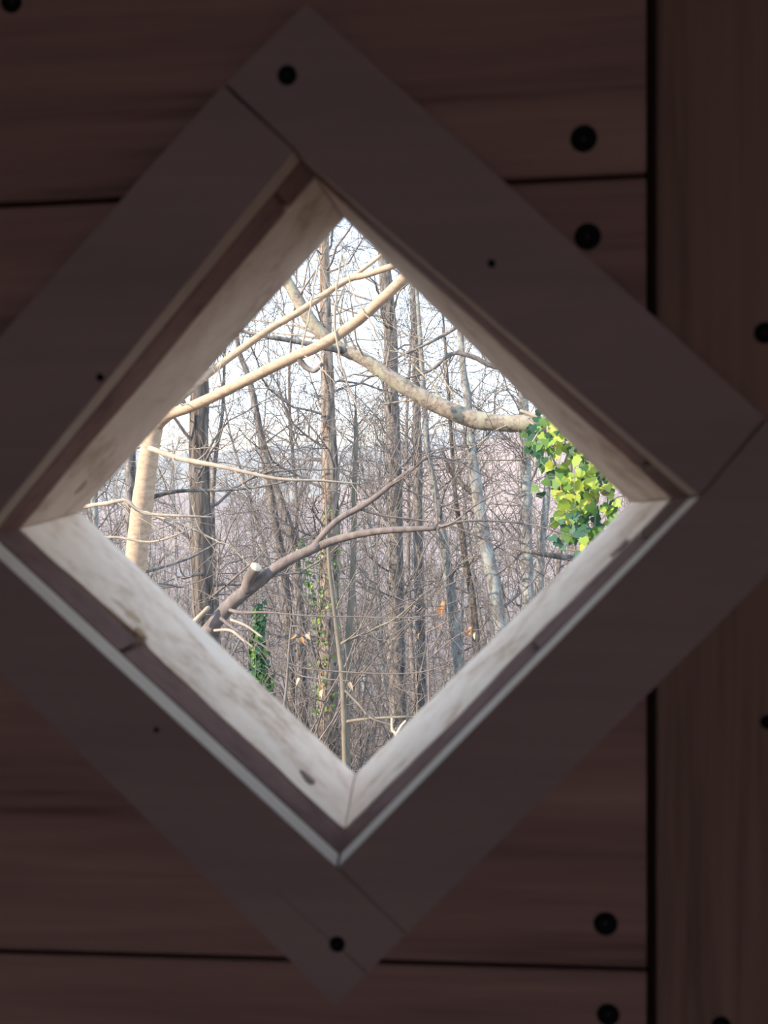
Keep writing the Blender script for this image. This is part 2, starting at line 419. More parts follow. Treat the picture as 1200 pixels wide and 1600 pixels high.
for i, y in enumerate(hy):
    for x in xs:
        t = (y-380)/380
        crest = 26 + 9*math.sin(x*0.011+0.6) + 4*math.sin(x*0.031)
        z = EYE - 60 + (60+crest)*math.sin(min(1, t*1.15)*math.pi/2) + hr.normal()*1.6
        V.append((x, y, z))
nx = len(xs)
for i in range(len(hy)-1):
    for j in range(nx-1): F.append([i*nx+j, i*nx+j+1, (i+1)*nx+j+1, (i+1)*nx+j])
struct('hill', mesh_from('hill', V, F, m_hill, True), m_hill, 'far bluish wooded ridge beyond the valley')

# ------------------------------------------------------------------ trees
class Tubes:
    def __init__(s): s.v = []; s.f = []; s.n = 0
    def add(s, pts, rad, sides=4, cap=False, rough=0.0, rg=None):
        pts = np.asarray(pts, float); rad = np.asarray(rad, float); m_ = len(pts)
        t = np.gradient(pts, axis=0); t /= (np.linalg.norm(t, axis=1, keepdims=True)+1e-9)
        mean = np.abs(t.mean(0)); ref = np.zeros(3); ref[int(np.argmin(mean))] = 1
        nn = np.cross(t, ref); nn /= (np.linalg.norm(nn, axis=1, keepdims=True)+1e-9); bb = np.cross(t, nn)
        a = np.arange(sides)*2*math.pi/sides; ca, sa = np.cos(a), np.sin(a)
        R_ = rad[:, None]*np.ones((1, sides))
        if rough: R_ = R_*(1+rough*rg.standard_normal((m_, sides)))
        ring = pts[:, None, :] + R_[:, :, None]*(ca[None, :, None]*nn[:, None, :]+sa[None, :, None]*bb[:, None, :])
        s.v.append(ring.reshape(-1, 3))
        i = np.arange(m_-1)[:, None]*sides; k = np.arange(sides)[None, :]; k2 = (k+1) % sides
        q = np.stack([i+k, i+k2, i+sides+k2, i+sides+k], -1).reshape(-1, 4)+s.n
        s.f += q.tolist()
        if cap:
            s.f.append([s.n+x for x in range(sides)][::-1]); s.f.append([s.n+(m_-1)*sides+x for x in range(sides)])
        s.n += m_*sides
    def mesh(s, name, mat):
        me = bpy.data.meshes.new(name)
        v = np.concatenate(s.v) if s.v else np.zeros((0, 3))
        me.from_pydata(v.tolist(), [], s.f)
        me.polygons.foreach_set('use_smooth', [True]*len(me.polygons)); me.update()
        if mat: me.materials.append(mat)
        return me
def smooth_path(pts, n):
    """Catmull-Rom through points (any dimension)"""
    p = np.asarray(pts, float); p = np.vstack([2*p[0]-p[1], p, 2*p[-1]-p[-2]])
    out = []
    for i in range(1, len(p)-2):
        for t in np.linspace(0, 1, n, endpoint=False):
            a, b_, c, d = p[i-1], p[i], p[i+1], p[i+2]
            out.append(0.5*((2*b_)+(-a+c)*t+(2*a-5*b_+4*c-d)*t*t+(-a+3*b_-3*c+d)*t**3))
    out.append(p[-2]); return np.array(out)
def unit(v): return v/(np.linalg.norm(v)+1e-9)
def sprout(rg, p0, d0, length, r0, level, maxlevel, out, wander=0.22, lift=0.06, dens=3.2, minr=0.0012):
    n = max(4, int(length/0.16)); n = min(n, 12)
    pts = [np.array(p0, float)]; d = unit(np.array(d0, float)); st = length/n
    for i in range(n):
        d = unit(d + rg.standard_normal(3)*wander + np.array([0, 0, lift])); pts.append(pts[-1]+d*st)
    pts = np.array(pts); rad = np.maximum(minr, r0*(1-0.85*np.linspace(0, 1, n+1)))
    out.append((level, pts, rad))
    if level >= maxlevel: return
    k = max(2, int(length*dens*(1.0 if level == 1 else 1.3)))
    for c in range(k):
        t = 0.15+0.85*rg.random(); i = min(n-1, int(t*n)); base = pts[i]+(pts[i+1]-pts[i])*(t*n-i)
        ax = unit(pts[i+1]-pts[i]); side = unit(np.cross(ax, rg.standard_normal(3)))
        ang = 0.5+0.6*rg.random()
        sprout(rg, base, ax*math.cos(ang)+side*math.sin(ang), length*(0.28+0.32*rg.random())*(1.15-0.6*t), max(minr, float(rad[i])*0.55), level+1, maxlevel, out, wander, lift, dens, minr)

def path_px(pts):
    """[(px, py, r_px, depth)] -> world points, radii (m)"""
    p = np.array(pts, float)
    w = np.array([P(a, b_, d) for a, b_, _, d in p]); r = p[:, 2]*p[:, 3]/FPX
    return np.hstack([w, r[:, None]])
def trunk_path(spec, d, to_ground=True, top=None):
    """visible px path (top to bottom) carried on down into the ground and up to a crown"""
    q = path_px([(a, b_, r, d) for a, b_, r in spec])[::-1]            # bottom to top
    if to_ground:
        a, b_ = q[0], q[1]; dirv = unit(a[:3]-b_[:3]); dirv = unit(dirv*0.4+np.array([0, 0, -1.0]))
        gz = ground_z(a[0], a[1])-0.25; L_ = max(0.3, (a[2]-gz)/max(0.3, -dirv[2])); ext = []
        for t in (1.0, 0.6, 0.3): ext.append(np.append(a[:3]+dirv*L_*t, a[3]*(1+0.25*t+(0.35 if t == 1 else 0))))
        q = np.vstack([ext, q])
    if top:
        a, b_ = q[-1], q[-2]; dirv = unit(unit(a[:3]-b_[:3])*0.5+np.array([0, 0, 1.0]))
        ext = [np.append(a[:3]+dirv*top*t, max(0.004, a[3]*(1-0.9*t))) for t in (0.25, 0.5, 0.75, 1.0)]
        q = np.vstack([q, ext])
    return smooth_path(q, 5)
def make_tree(name, label, spec, d, mat, seed, top=4.0, limbs=14, limb_len=1.6, z_from=-2.5, z_to=4.5, twig_mat=None, rough=0.05, extra=(), cat='tree', group=None,
              maxlevel=3, limb_r=0.26, dens=4.8, sides=16, ground=True, limb_rmax=0.015):
    rg = np.random.default_rng(seed)
    path = trunk_path(spec, d, ground, top)
    root = empty(name, path[0, :3]); tag(root, label, cat, group)
    tb = Tubes(); tb.add(path[:, :3], path[:, 3], sides, True, rough, rg); link('trunk', tb.mesh('trunk', mat), mat, root)
    tw = Tubes()
    cand = [i for i in range(len(path)-1) if EYE+z_from < path[i, 2] < EYE+z_to]
    for k in range(limbs if cand else 0):
        i = cand[int(rg.integers(len(cand)))]; p = path[i, :3]
        az = rg.random()*2*math.pi; el = 0.15+0.7*rg.random()
        dv = np.array([math.cos(az)*math.cos(el), math.sin(az)*math.cos(el), math.sin(el)])
        out = []; sprout(rg, p, dv, limb_len*(0.5+rg.random()), max(0.006, min(limb_rmax, path[i, 3]*limb_r*(0.5+0.6*rg.random()))), 1, maxlevel, out, dens=dens, minr=0.00032*d)
        lb = Tubes()
        for lev, pts, rad in out:
            if lev == 1: lb.add(pts, rad, 6)
            else: tw.add(pts, rad, 4 if lev == 2 else 3)
        link('branch', lb.mesh('branch', twig_mat or mat), twig_mat or mat, root)
    for ex in extra:                                        # limbs the photograph shows: path in pixels with depth
        q = smooth_path(path_px(ex['path']), 5)
        lb = Tubes(); lb.add(q[:, :3], q[:, 3], ex.get('sides', 10), True, ex.get('rough', 0.03), rg)
        bo = link('branch', lb.mesh('branch', ex.get('mat', mat)), ex.get('mat', mat), root)
        if ex.get('label'): bo['label'] = ex['label']
        for s in range(ex.get('twigs', 0)):
            i = int(rg.integers(int(len(q)*ex.get('tfrom', 0.1)), len(q)-1)); ax = unit(q[i+1, :3]-q[i, :3]); side = unit(np.cross(ax, rg.standard_normal(3)))
            out = []; sprout(rg, q[i, :3], ax*0.6+side*0.8, ex.get('tlen', 0.5)*(0.5+rg.random()), min(q[i, 3]*0.5, ex.get('tr', 0.004)), 2, 3, out, dens=ex.get('tdens', 4.0), minr=0.0008)
            for lev, pts, rad in out: tw.add(pts, rad, 4 if lev == 2 else 3)
    if tw.n:
        t_ = link('twigs', tw.mesh('twigs', twig_mat or mat), twig_mat or mat, root); t_['kind'] = 'stuff'
    return root

B_SMOOTH = bark('smooth_tan_bark', [(0.3, (0.40, 0.285, 0.195)), (0.55, (0.56, 0.415, 0.29)), (0.8, (0.64, 0.50, 0.37))], 30, 0.5, 0.25, 0.003)
B_DARK = bark('furrowed_dark_bark', [(0.35, (0.055, 0.045, 0.038)), (0.5, (0.16, 0.135, 0.115)), (0.7, (0.27, 0.235, 0.20))], 26, 7, 1.0, 0.03)
B_TAN = bark('flaking_tan_bark', [(0.38, (0.10, 0.08, 0.066)), (0.5, (0.28, 0.232, 0.19)), (0.66, (0.45, 0.38, 0.31))], 22, 6, 1.0, 0.02, (0.40, 0.28, 0.195), 4.0, 0.60)
B_GREY = bark('grey_bark', [(0.36, (0.085, 0.076, 0.068)), (0.5, (0.20, 0.182, 0.165)), (0.68, (0.34, 0.31, 0.28))], 30, 4, 0.8, 0.015)
B_LICH = bark('lichen_bark', [(0.35, (0.13, 0.12, 0.11)), (0.5, (0.25, 0.24, 0.22)), (0.7, (0.36, 0.34, 0.31))], 30, 3, 0.7, 0.015, (0.33, 0.355, 0.33), 9.0, 0.54)
B_LIMB = bark('mottled_limb_bark', [(0.35, (0.15, 0.125, 0.10)), (0.5, (0.31, 0.26, 0.205)), (0.7, (0.46, 0.39, 0.30))], 40, 1, 0.7, 0.006, (0.38, 0.36, 0.26), 14.0, 0.55)
B_TWIG = bark('twig_bark', [(0.3, (0.13, 0.112, 0.10)), (0.7, (0.28, 0.245, 0.22))], 20, 2, 0.3, 0.003)
B_PALE = bark('pale_twig_bark', [(0.3, (0.36, 0.29, 0.22)), (0.7, (0.55, 0.46, 0.36))], 30, 2, 0.3, 0.002)
B_RED = bark('purple_brown_twig_bark', [(0.3, (0.135, 0.112, 0.10)), (0.7, (0.27, 0.228, 0.205))], 40, 2, 0.4, 0.003)
B_YEL = bark('olive_sapling_bark', [(0.3, (0.15, 0.13, 0.10)), (0.7, (0.28, 0.25, 0.195))], 30, 4, 0.4, 0.003)
M_CUT = plain('fresh_sawn_wood', (0.72, 0.58, 0.42), 0.8)

# smooth sunlit tree close to the window
dA = 3.1
make_tree('smooth_bark_tree', 'smooth pale tan tree in full sun with a long bough rising over the window', [
    (262, 560, 9), (252, 620, 11), (242, 665, 13), (233, 710, 15), (226, 760, 16), (220, 810, 17), (214, 860, 17), (209, 910, 18), (203, 1000, 19)], dA, B_SMOOTH, 11,
    top=1.6, limbs=2, limb_len=0.8, z_from=0.9, z_to=2.2, rough=0.012, twig_mat=B_PALE, extra=[
    dict(path=[(243, 668, 9, dA), (265, 648, 8.5, 3.05), (300, 635, 8.5, 3.0), (350, 612, 8.5, 2.95), (400, 587, 8.5, 2.9), (450, 562, 8.5, 2.85), (500, 540, 8.5, 2.82), (550, 508, 8.5, 2.8), (600, 465, 8.5, 2.75), (635, 432, 8.5, 2.72), (690, 390, 7, 2.7), (760, 330, 5, 2.7)], twigs=5, tlen=0.3, tr=0.003, label='long smooth bough sweeping up to the right'),
    dict(path=[(248, 650, 8, dA), (290, 615, 6.5, 3.15), (340, 573, 6, 3.2), (417, 517, 5.5, 3.2), (463, 490, 5.5, 3.2), (503, 463, 5, 3.2), (543, 437, 5, 3.2), (570, 430, 5, 3.15), (610, 417, 5, 3.1), (660, 400, 4, 3.1)], twigs=6, tlen=0.35, tr=0.003, label='thinner bough above the long one'),
    dict(path=[(548, 434, 3.5, 3.2), (575, 415, 3, 3.2), (597, 397, 2.5, 3.2), (630, 360, 2, 3.2)]),
    dict(path=[(465, 558, 5, 2.84), (478, 574, 4.5, 2.83), (492, 579, 4, 2.82), (504, 568, 2.5, 2.81)], mat=B_GREY, label='short hooked dead spur'),
    dict(path=[(233, 700, 4.5, 3.0), (280, 716, 4.5, 2.95), (350, 730, 3.5, 2.9), (433, 748, 2.5, 2.9), (500, 751, 2, 2.95), (560, 756, 1.2, 3.0)], mat=B_PALE, twigs=5, tlen=0.3, tr=0.0025),
    dict(path=[(100, 803, 3.5, 2.9), (133, 792, 3.5, 2.85), (170, 786, 3.5, 2.8), (197, 782, 3.2, 2.8), (212, 795, 3, 2.8), (233, 803, 2.6, 2.8), (280, 806, 2.2, 2.8), (330, 808, 1.6, 2.85)], mat=B_PALE, twigs=4, tlen=0.25, tr=0.002),
    dict(path=[(226, 800, 2.4, 2.95), (262, 812, 2.2, 2.9), (300, 826, 1.8, 2.9), (352, 852, 1.0, 2.9)], mat=B_PALE, twigs=3, tlen=0.2, tr=0.002),
    dict(path=[(120, 832, 2, 2.85), (160, 839, 2, 2.8), (187, 840, 2, 2.8), (233, 847, 1.8, 2.8), (270, 838, 1.5, 2.8), (307, 822, 1.0, 2.85)], mat=B_PALE, twigs=3, tlen=0.25, tr=0.002),
    dict(path=[(236, 777, 4, 3.15), (262, 770, 3.5, 3.2), (287, 767, 3, 3.2), (330, 766, 2.5, 3.2), (390, 763, 1.8, 3.2), (450, 752, 1.2, 3.2)], mat=B_GREY, twigs=5, tlen=0.3, tr=0.0025),
    dict(path=[(228, 893, 3, 3.15), (260, 884, 2.5, 3.3), (300, 870, 2, 3.4), (345, 845, 1.2, 3.5)], mat=B_GREY, twigs=3, tlen=0.25, tr=0.002),
    ])
# thin pale climbers hanging from the bough
for label, pts in (('thin pale climber stem hanging down to the long smooth bough', [(497, 400, 1.4, 2.83), (493, 433, 1.4, 2.82), (483, 490, 1.4, 2.81), (470, 550, 1.4, 2.83)]),
                   ('pale climber stem trailing below the long smooth bough', [(533, 400, 1.4, 2.8), (527, 447, 1.5, 2.79), (523, 497, 1.6, 2.79), (530, 557, 1.8, 2.78), (547, 610, 1.7, 2.8), (570, 660, 1.3, 2.82)]),
                   ('short pale climber stem crossing the long smooth bough beside an orange twig', [(540, 395, 1.0, 2.78), (545, 433, 1.2, 2.77), (557, 470, 1.3, 2.76), (583, 510, 1.3, 2.76), (602, 563, 1.0, 2.78)])):
    q = smooth_path(path_px(pts), 6); rg = np.random.default_rng(len(label)); q[:, :3] += rg.standard_normal((len(q), 3))*0.002
    tb = Tubes(); tb.add(q[:, :3], q[:, 3], 5, True)
    tag(link('climber_stem', tb.mesh('climber_stem', B_PALE), B_PALE), label, 'vine', 'climbers hanging from the bough')

# sawn-off leaning branch
dC = 2.6
tC = make_tree('sawn_tree', 'purple-brown leaning young tree with a sawn-off stub and forked bough', [
    (500, 852, 7.5), (450, 876, 8.5), (420, 896, 9.5), (402, 910, 10.5), (385, 923, 11), (360, 945, 11.5), (328, 983, 12), (290, 1030, 13), (240, 1110, 14)], dC, B_RED, 21,
    top=None, limbs=0, rough=0.03, sides=14, extra=[
    dict(path=[(500, 852, 7.5, dC), (530, 842, 6.5, dC), (560, 835, 6, 2.58), (600, 829, 5.5, 2.56), (640, 827, 5, 2.55), (683, 825, 4, 2.55)], twigs=3, tlen=0.15, tr=0.002, tfrom=0.8),
    dict(path=[(490, 856, 6, dC), (505, 835, 5, dC), (530, 811, 5, dC), (560, 794, 5, dC), (585, 778, 4.5, dC), (610, 758, 4, dC), (640, 735, 3, dC), (680, 705, 1.8, dC)], twigs=10, tlen=0.4, tr=0.0025, tfrom=0.5),
    dict(path=[(683, 825, 3.5, 2.55), (720, 815, 2, 2.55), (775, 814, 1.6, 2.58), (840, 822, 1.3, 2.6), (905, 842, 1.0, 2.6)], twigs=6, tlen=0.3, tr=0.0018),
    dict(path=[(683, 825, 2.5, 2.55), (682, 790, 1.3, 2.56), (676, 740, 1.2, 2.58), (662, 690, 1.0, 2.6)], twigs=1, tlen=0.2, tr=0.0015),
    dict(path=[(683, 825, 2.0, 2.55), (710, 815, 1.6, 2.5), (745, 788, 1.3, 2.5), (790, 765, 1.0, 2.5)], twigs=3, tlen=0.25, tr=0.0015),
    dict(path=[(560, 794, 3, dC), (600, 806, 2, 2.62), (650, 812, 1.6, 2.64), (705, 822, 1.4, 2.64), (770, 850, 1.2, 2.66), (850, 900, 0.9, 2.7)], twigs=4, tlen=0.25, tr=0.0015),
    dict(path=[(352, 950, 4, dC), (375, 957, 2.5, 2.55), (420, 957, 1.6, 2.5), (480, 962, 1.2, 2.5), (560, 964, 1.1, 2.5), (640, 965, 0.9, 2.5), (720, 955, 0.9, 2.5)], twigs=6, tlen=0.25, tr=0.0016),
    dict(path=[(345, 966, 3, 2.55), (370, 985, 2.2, 2.5), (410, 1008, 1.6, 2.5), (460, 1040, 1.3, 2.5), (540, 1050, 1.2, 2.5), (640, 1052, 0.9, 2.5), (700, 1040, 0.9, 2.5)], twigs=5, tlen=0.2, tr=0.0016),
    dict(path=[(335, 985, 2.2, 2.55), (360, 985, 2.2, 2.5), (380, 1000, 2, 2.48), (396, 1012, 1.5, 2.47)], mat=B_PALE),
    dict(path=[(360, 968, 2.2, 2.52), (385, 978, 2, 2.5), (410, 996, 1.6, 2.48)], mat=B_PALE),
    dict(path=[(318, 958, 3.5, 2.58), (325, 950, 3.5, 2.56), (303, 972, 4, 2.54)], mat=B_PALE),
    ])
q = smooth_path(path_px([(386, 922, 11, dC), (389, 906, 9.5, 2.58), (400, 886, 9.5, 2.55)]), 5)
tb = Tubes(); tb.add(q[:, :3], q[:, 3], 14, True); st = link('stub', tb.mesh('stub', B_RED), B_RED, tC)
ax = unit(q[-1, :3]-q[-2, :3]); tb = Tubes(); tb.add(np.array([q[-1, :3]-ax*0.001, q[-1, :3]+ax*0.0015]), np.array([q[-1, 3]*0.98]*2), 14, True)
cf = link('sawn_face', tb.mesh('sawn_face', M_CUT), M_CUT, st); cf['label'] = 'pale sawn end'

# ivy-clad tree on the right, its limb reaching across
dB = 3.9
make_tree('ivy_clad_tree', 'mottled grey-olive tree whose thick crooked limb reaches out of the ivy', [
    (1110, 420, 26), (1100, 560, 32), (1092, 700, 38), (1090, 850, 42), (1092, 1000, 46)], dB+0.3, B_LIMB, 31, top=3.0, limbs=4, z_from=1.2, z_to=3.5, rough=0.02, extra=[
    dict(path=[(1092, 720, 22, 4.2), (1010, 706, 18, 4.1), (930, 684, 16, dB), (880, 672, 15, dB), (830, 663, 14, dB), (780, 661, 13, dB), (740, 655, 14, dB), (690, 636, 13, dB), (650, 615, 12, dB), (610, 590, 11.5, dB), (570, 562, 10, dB), (535, 546, 9.5, dB), (507, 526, 10, dB), (478, 490, 10, dB), (455, 450, 9, dB), (425, 400, 8, dB), (400, 350, 6, dB)], sides=14, rough=0.04, twigs=26, tlen=0.7, tr=0.006, tdens=3.0, label='thick crooked limb'),
    dict(path=[(545, 549, 6, dB), (500, 541, 5, 3.8), (455, 532, 4, 3.75), (410, 525, 3, 3.7), (350, 510, 2, 3.7)], mat=B_GREY, twigs=6, tlen=0.4, tr=0.003),
    dict(path=[(940, 700, 6, 3.85), (882, 676, 5, 3.75), (858, 660, 4.5, 3.72), (835, 650, 3.5, 3.7), (812, 641, 2, 3.7)], mat=B_PALE, label='broken tan spike of wood'),
    dict(path=[(1085, 905, 7, 4.15), (980, 885, 5.5, 4.0), (905, 874, 5, 3.9), (870, 869, 4.5, 3.9), (835, 863, 4, 3.9), (800, 857, 1.5, 3.9)], mat=B_GREY, twigs=3, tlen=0.25, tr=0.002, label='dead snapped side branch'),
    dict(path=[(1090, 560, 9, 4.2), (930, 560, 5, 4.4), (790, 575, 4, 4.5), (740, 558, 3.6, 4.5), (705, 553, 3.2, 4.5), (670, 580, 2.2, 4.5), (600, 600, 1.2, 4.5)], mat=B_TWIG, twigs=14, tlen=0.6, tr=0.004),
    dict(path=[(1095, 520, 9, 4.2), (900, 480, 5, 4.4), (780, 470, 4, 4.5), (700, 520, 2.8, 4.5), (640, 550, 1.8, 4.5), (560, 585, 1.0, 4.5)], mat=B_TWIG, twigs=14, tlen=0.6, tr=0.004),
    ])
# ---- ivy
def leaf_mesh(name, mat, dead=False):
    if not dead:
        half = [(0, -0.02), (0.24, -0.13), (0.50, 0.02), (0.43, 0.22), (0.44, 0.42), (0.22, 0.62), (0.0, 0.96)]
    else:
        half = [(0, -0.05), (0.16, 0.0), (0.26, 0.22), (0.22, 0.5), (0.10, 0.8), (0.06, 0.9), (0.0, 1.05)]
    V = []; F = []
    for i in range(7):
        y = half[i][1]
        V.append((0, max(0, min(1, y)) if i not in (0, 6) else y, 0))
    for sx in (1, -1):
        b0 = len(V)
        for i in range(1, 6):
            x, y = half[i]; V.append((sx*x, y, -0.28*x*x + (0.12*abs(x) if not dead else 0.5*x) - 0.12*y*y))
        r = [0]+[b0+i for i in range(5)]+[6]
        for i in range(6):
            a, b_ = r[i], r[i+1]; c0, c1 = i, i+1
            f = [a, b_, c1, c0]
            f2 = []
            for q_ in f:
                if q_ not in f2: f2.append(q_)
            if len(f2) >= 3: F.append(f2 if sx > 0 else f2[::-1])
    for i in range(7):
        x, y, z_ = V[i]; V[i] = (x, y, -0.12*y*y)
    me = bpy.data.meshes.new(name); me.from_pydata(V, [], F); me.validate(); me.materials.append(mat)
    return me
LM = [leaf_mesh('leaf', leaf_mat('ivy_'+n, c)) for n, c in (('lime', (0.42, 0.50, 0.07)), ('yellow_green', (0.30, 0.42, 0.06)), ('green', (0.13, 0.26, 0.05)), ('dark', (0.045, 0.12, 0.055)), ('blue_green', (0.07, 0.17, 0.11)), ('yellow', (0.62, 0.45, 0.06)), ('orange', (0.52, 0.27, 0.11)))]
DEAD = [leaf_mesh('dead_leaf', leaf_mat('dead_'+n, c, 0.35), True) for n, c in (('tan', (0.55, 0.36, 0.20)), ('orange', (0.58, 0.28, 0.10)), ('pale', (0.60, 0.46, 0.32)))]
def put_leaf(me, pos, size, normal, tip, parent, rg, name='leaf'):
    n = Vector(normal).normalized(); t = Vector(tip); t = (t-n*t.dot(n)).normalized(); x = t.cross(n)
    mt = Matrix(((x.x, t.x, n.x, pos[0]), (x.y, t.y, n.y, pos[1]), (x.z, t.z, n.z, pos[2]), (0, 0, 0, 1))) @ Matrix.Diagonal((size*(0.85+0.3*rg.random()), size, size, 1))
    o = bpy.data.objects.new(name, me); COL.objects.link(o); o.parent = parent
    o.matrix_parent_inverse = Matrix.Translation(-parent.location); o.matrix_basis = mt
    return o
def in_poly(x, y, poly):
    c = False; j = len(poly)-1
    for i in range(len(poly)):
        if (poly[i][1] > y) != (poly[j][1] > y) and x < (poly[j][0]-poly[i][0])*(y-poly[i][1])/(poly[j][1]-poly[i][1])+poly[i][0]: c = not c
        j = i
    return c
rg = np.random.default_rng(5)
ivy = tag(empty('ivy', P(900, 800, 3.65)), 'bright yellow-green ivy hanging thickly from the crooked limb', 'ivy')
ivp = [(835, 652), (880, 655), (920, 690), (965, 745), (962, 790), (950, 850), (915, 862), (880, 835), (862, 800), (868, 760), (852, 725), (822, 700)]
stm = Tubes(); leaves = 0
for (a, b_) in (((860, 655), (885, 840)), ((900, 670), (935, 850)), ((830, 655), (835, 740)), ((930, 690), (955, 820)), ((880, 660), (900, 860))):
    q = smooth_path([P(a[0]+(b_[0]-a[0])*t+rg.normal()*6, a[1]+(b_[1]-a[1])*t, 3.72-0.06*math.sin(3*t)) for t in np.linspace(0, 1, 6)], 4)
    stm.add(q, np.linspace(0.006, 0.0025, len(q)), 5)
link('stem', stm.mesh('stem', B_LIMB), B_LIMB, ivy)
while leaves < 220:
    px, py = rg.uniform(810, 985), rg.uniform(640, 875)
    inside = in_poly(px, py, ivp)
    if not inside:
        continue
    d = 3.6+rg.normal()*0.07
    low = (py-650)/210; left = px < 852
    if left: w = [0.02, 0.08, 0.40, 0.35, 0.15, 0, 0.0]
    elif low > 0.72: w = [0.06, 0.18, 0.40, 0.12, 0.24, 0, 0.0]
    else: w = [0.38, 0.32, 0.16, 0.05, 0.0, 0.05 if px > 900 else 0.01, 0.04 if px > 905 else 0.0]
    w = np.array(w); k = int(rg.choice(7, p=w/w.sum()))
    nrm = np.array([-0.35, -0.9, 0.35])+rg.standard_normal(3)*0.38; tip = np.array([rg.normal()*0.6, -0.2, -1.0])
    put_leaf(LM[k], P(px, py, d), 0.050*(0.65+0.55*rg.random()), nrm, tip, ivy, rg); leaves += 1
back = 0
while back < 62:                                        # dark leaves set behind, to darken the clump's inside
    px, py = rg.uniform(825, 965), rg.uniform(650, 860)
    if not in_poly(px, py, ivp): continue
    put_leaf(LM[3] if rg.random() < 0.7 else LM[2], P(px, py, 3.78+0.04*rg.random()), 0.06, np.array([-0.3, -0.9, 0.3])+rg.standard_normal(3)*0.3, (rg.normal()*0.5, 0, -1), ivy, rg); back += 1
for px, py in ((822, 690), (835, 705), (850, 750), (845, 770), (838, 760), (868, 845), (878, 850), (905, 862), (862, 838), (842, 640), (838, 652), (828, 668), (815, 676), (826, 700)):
    put_leaf(LM[4 if py > 830 else 3 if rg.random() < 0.5 else 2], P(px, py, 3.6), 0.046, np.array([-0.3, -0.9, 0.4])+rg.standard_normal(3)*0.4, (rg.normal()*0.5, 0, -1), ivy, rg)

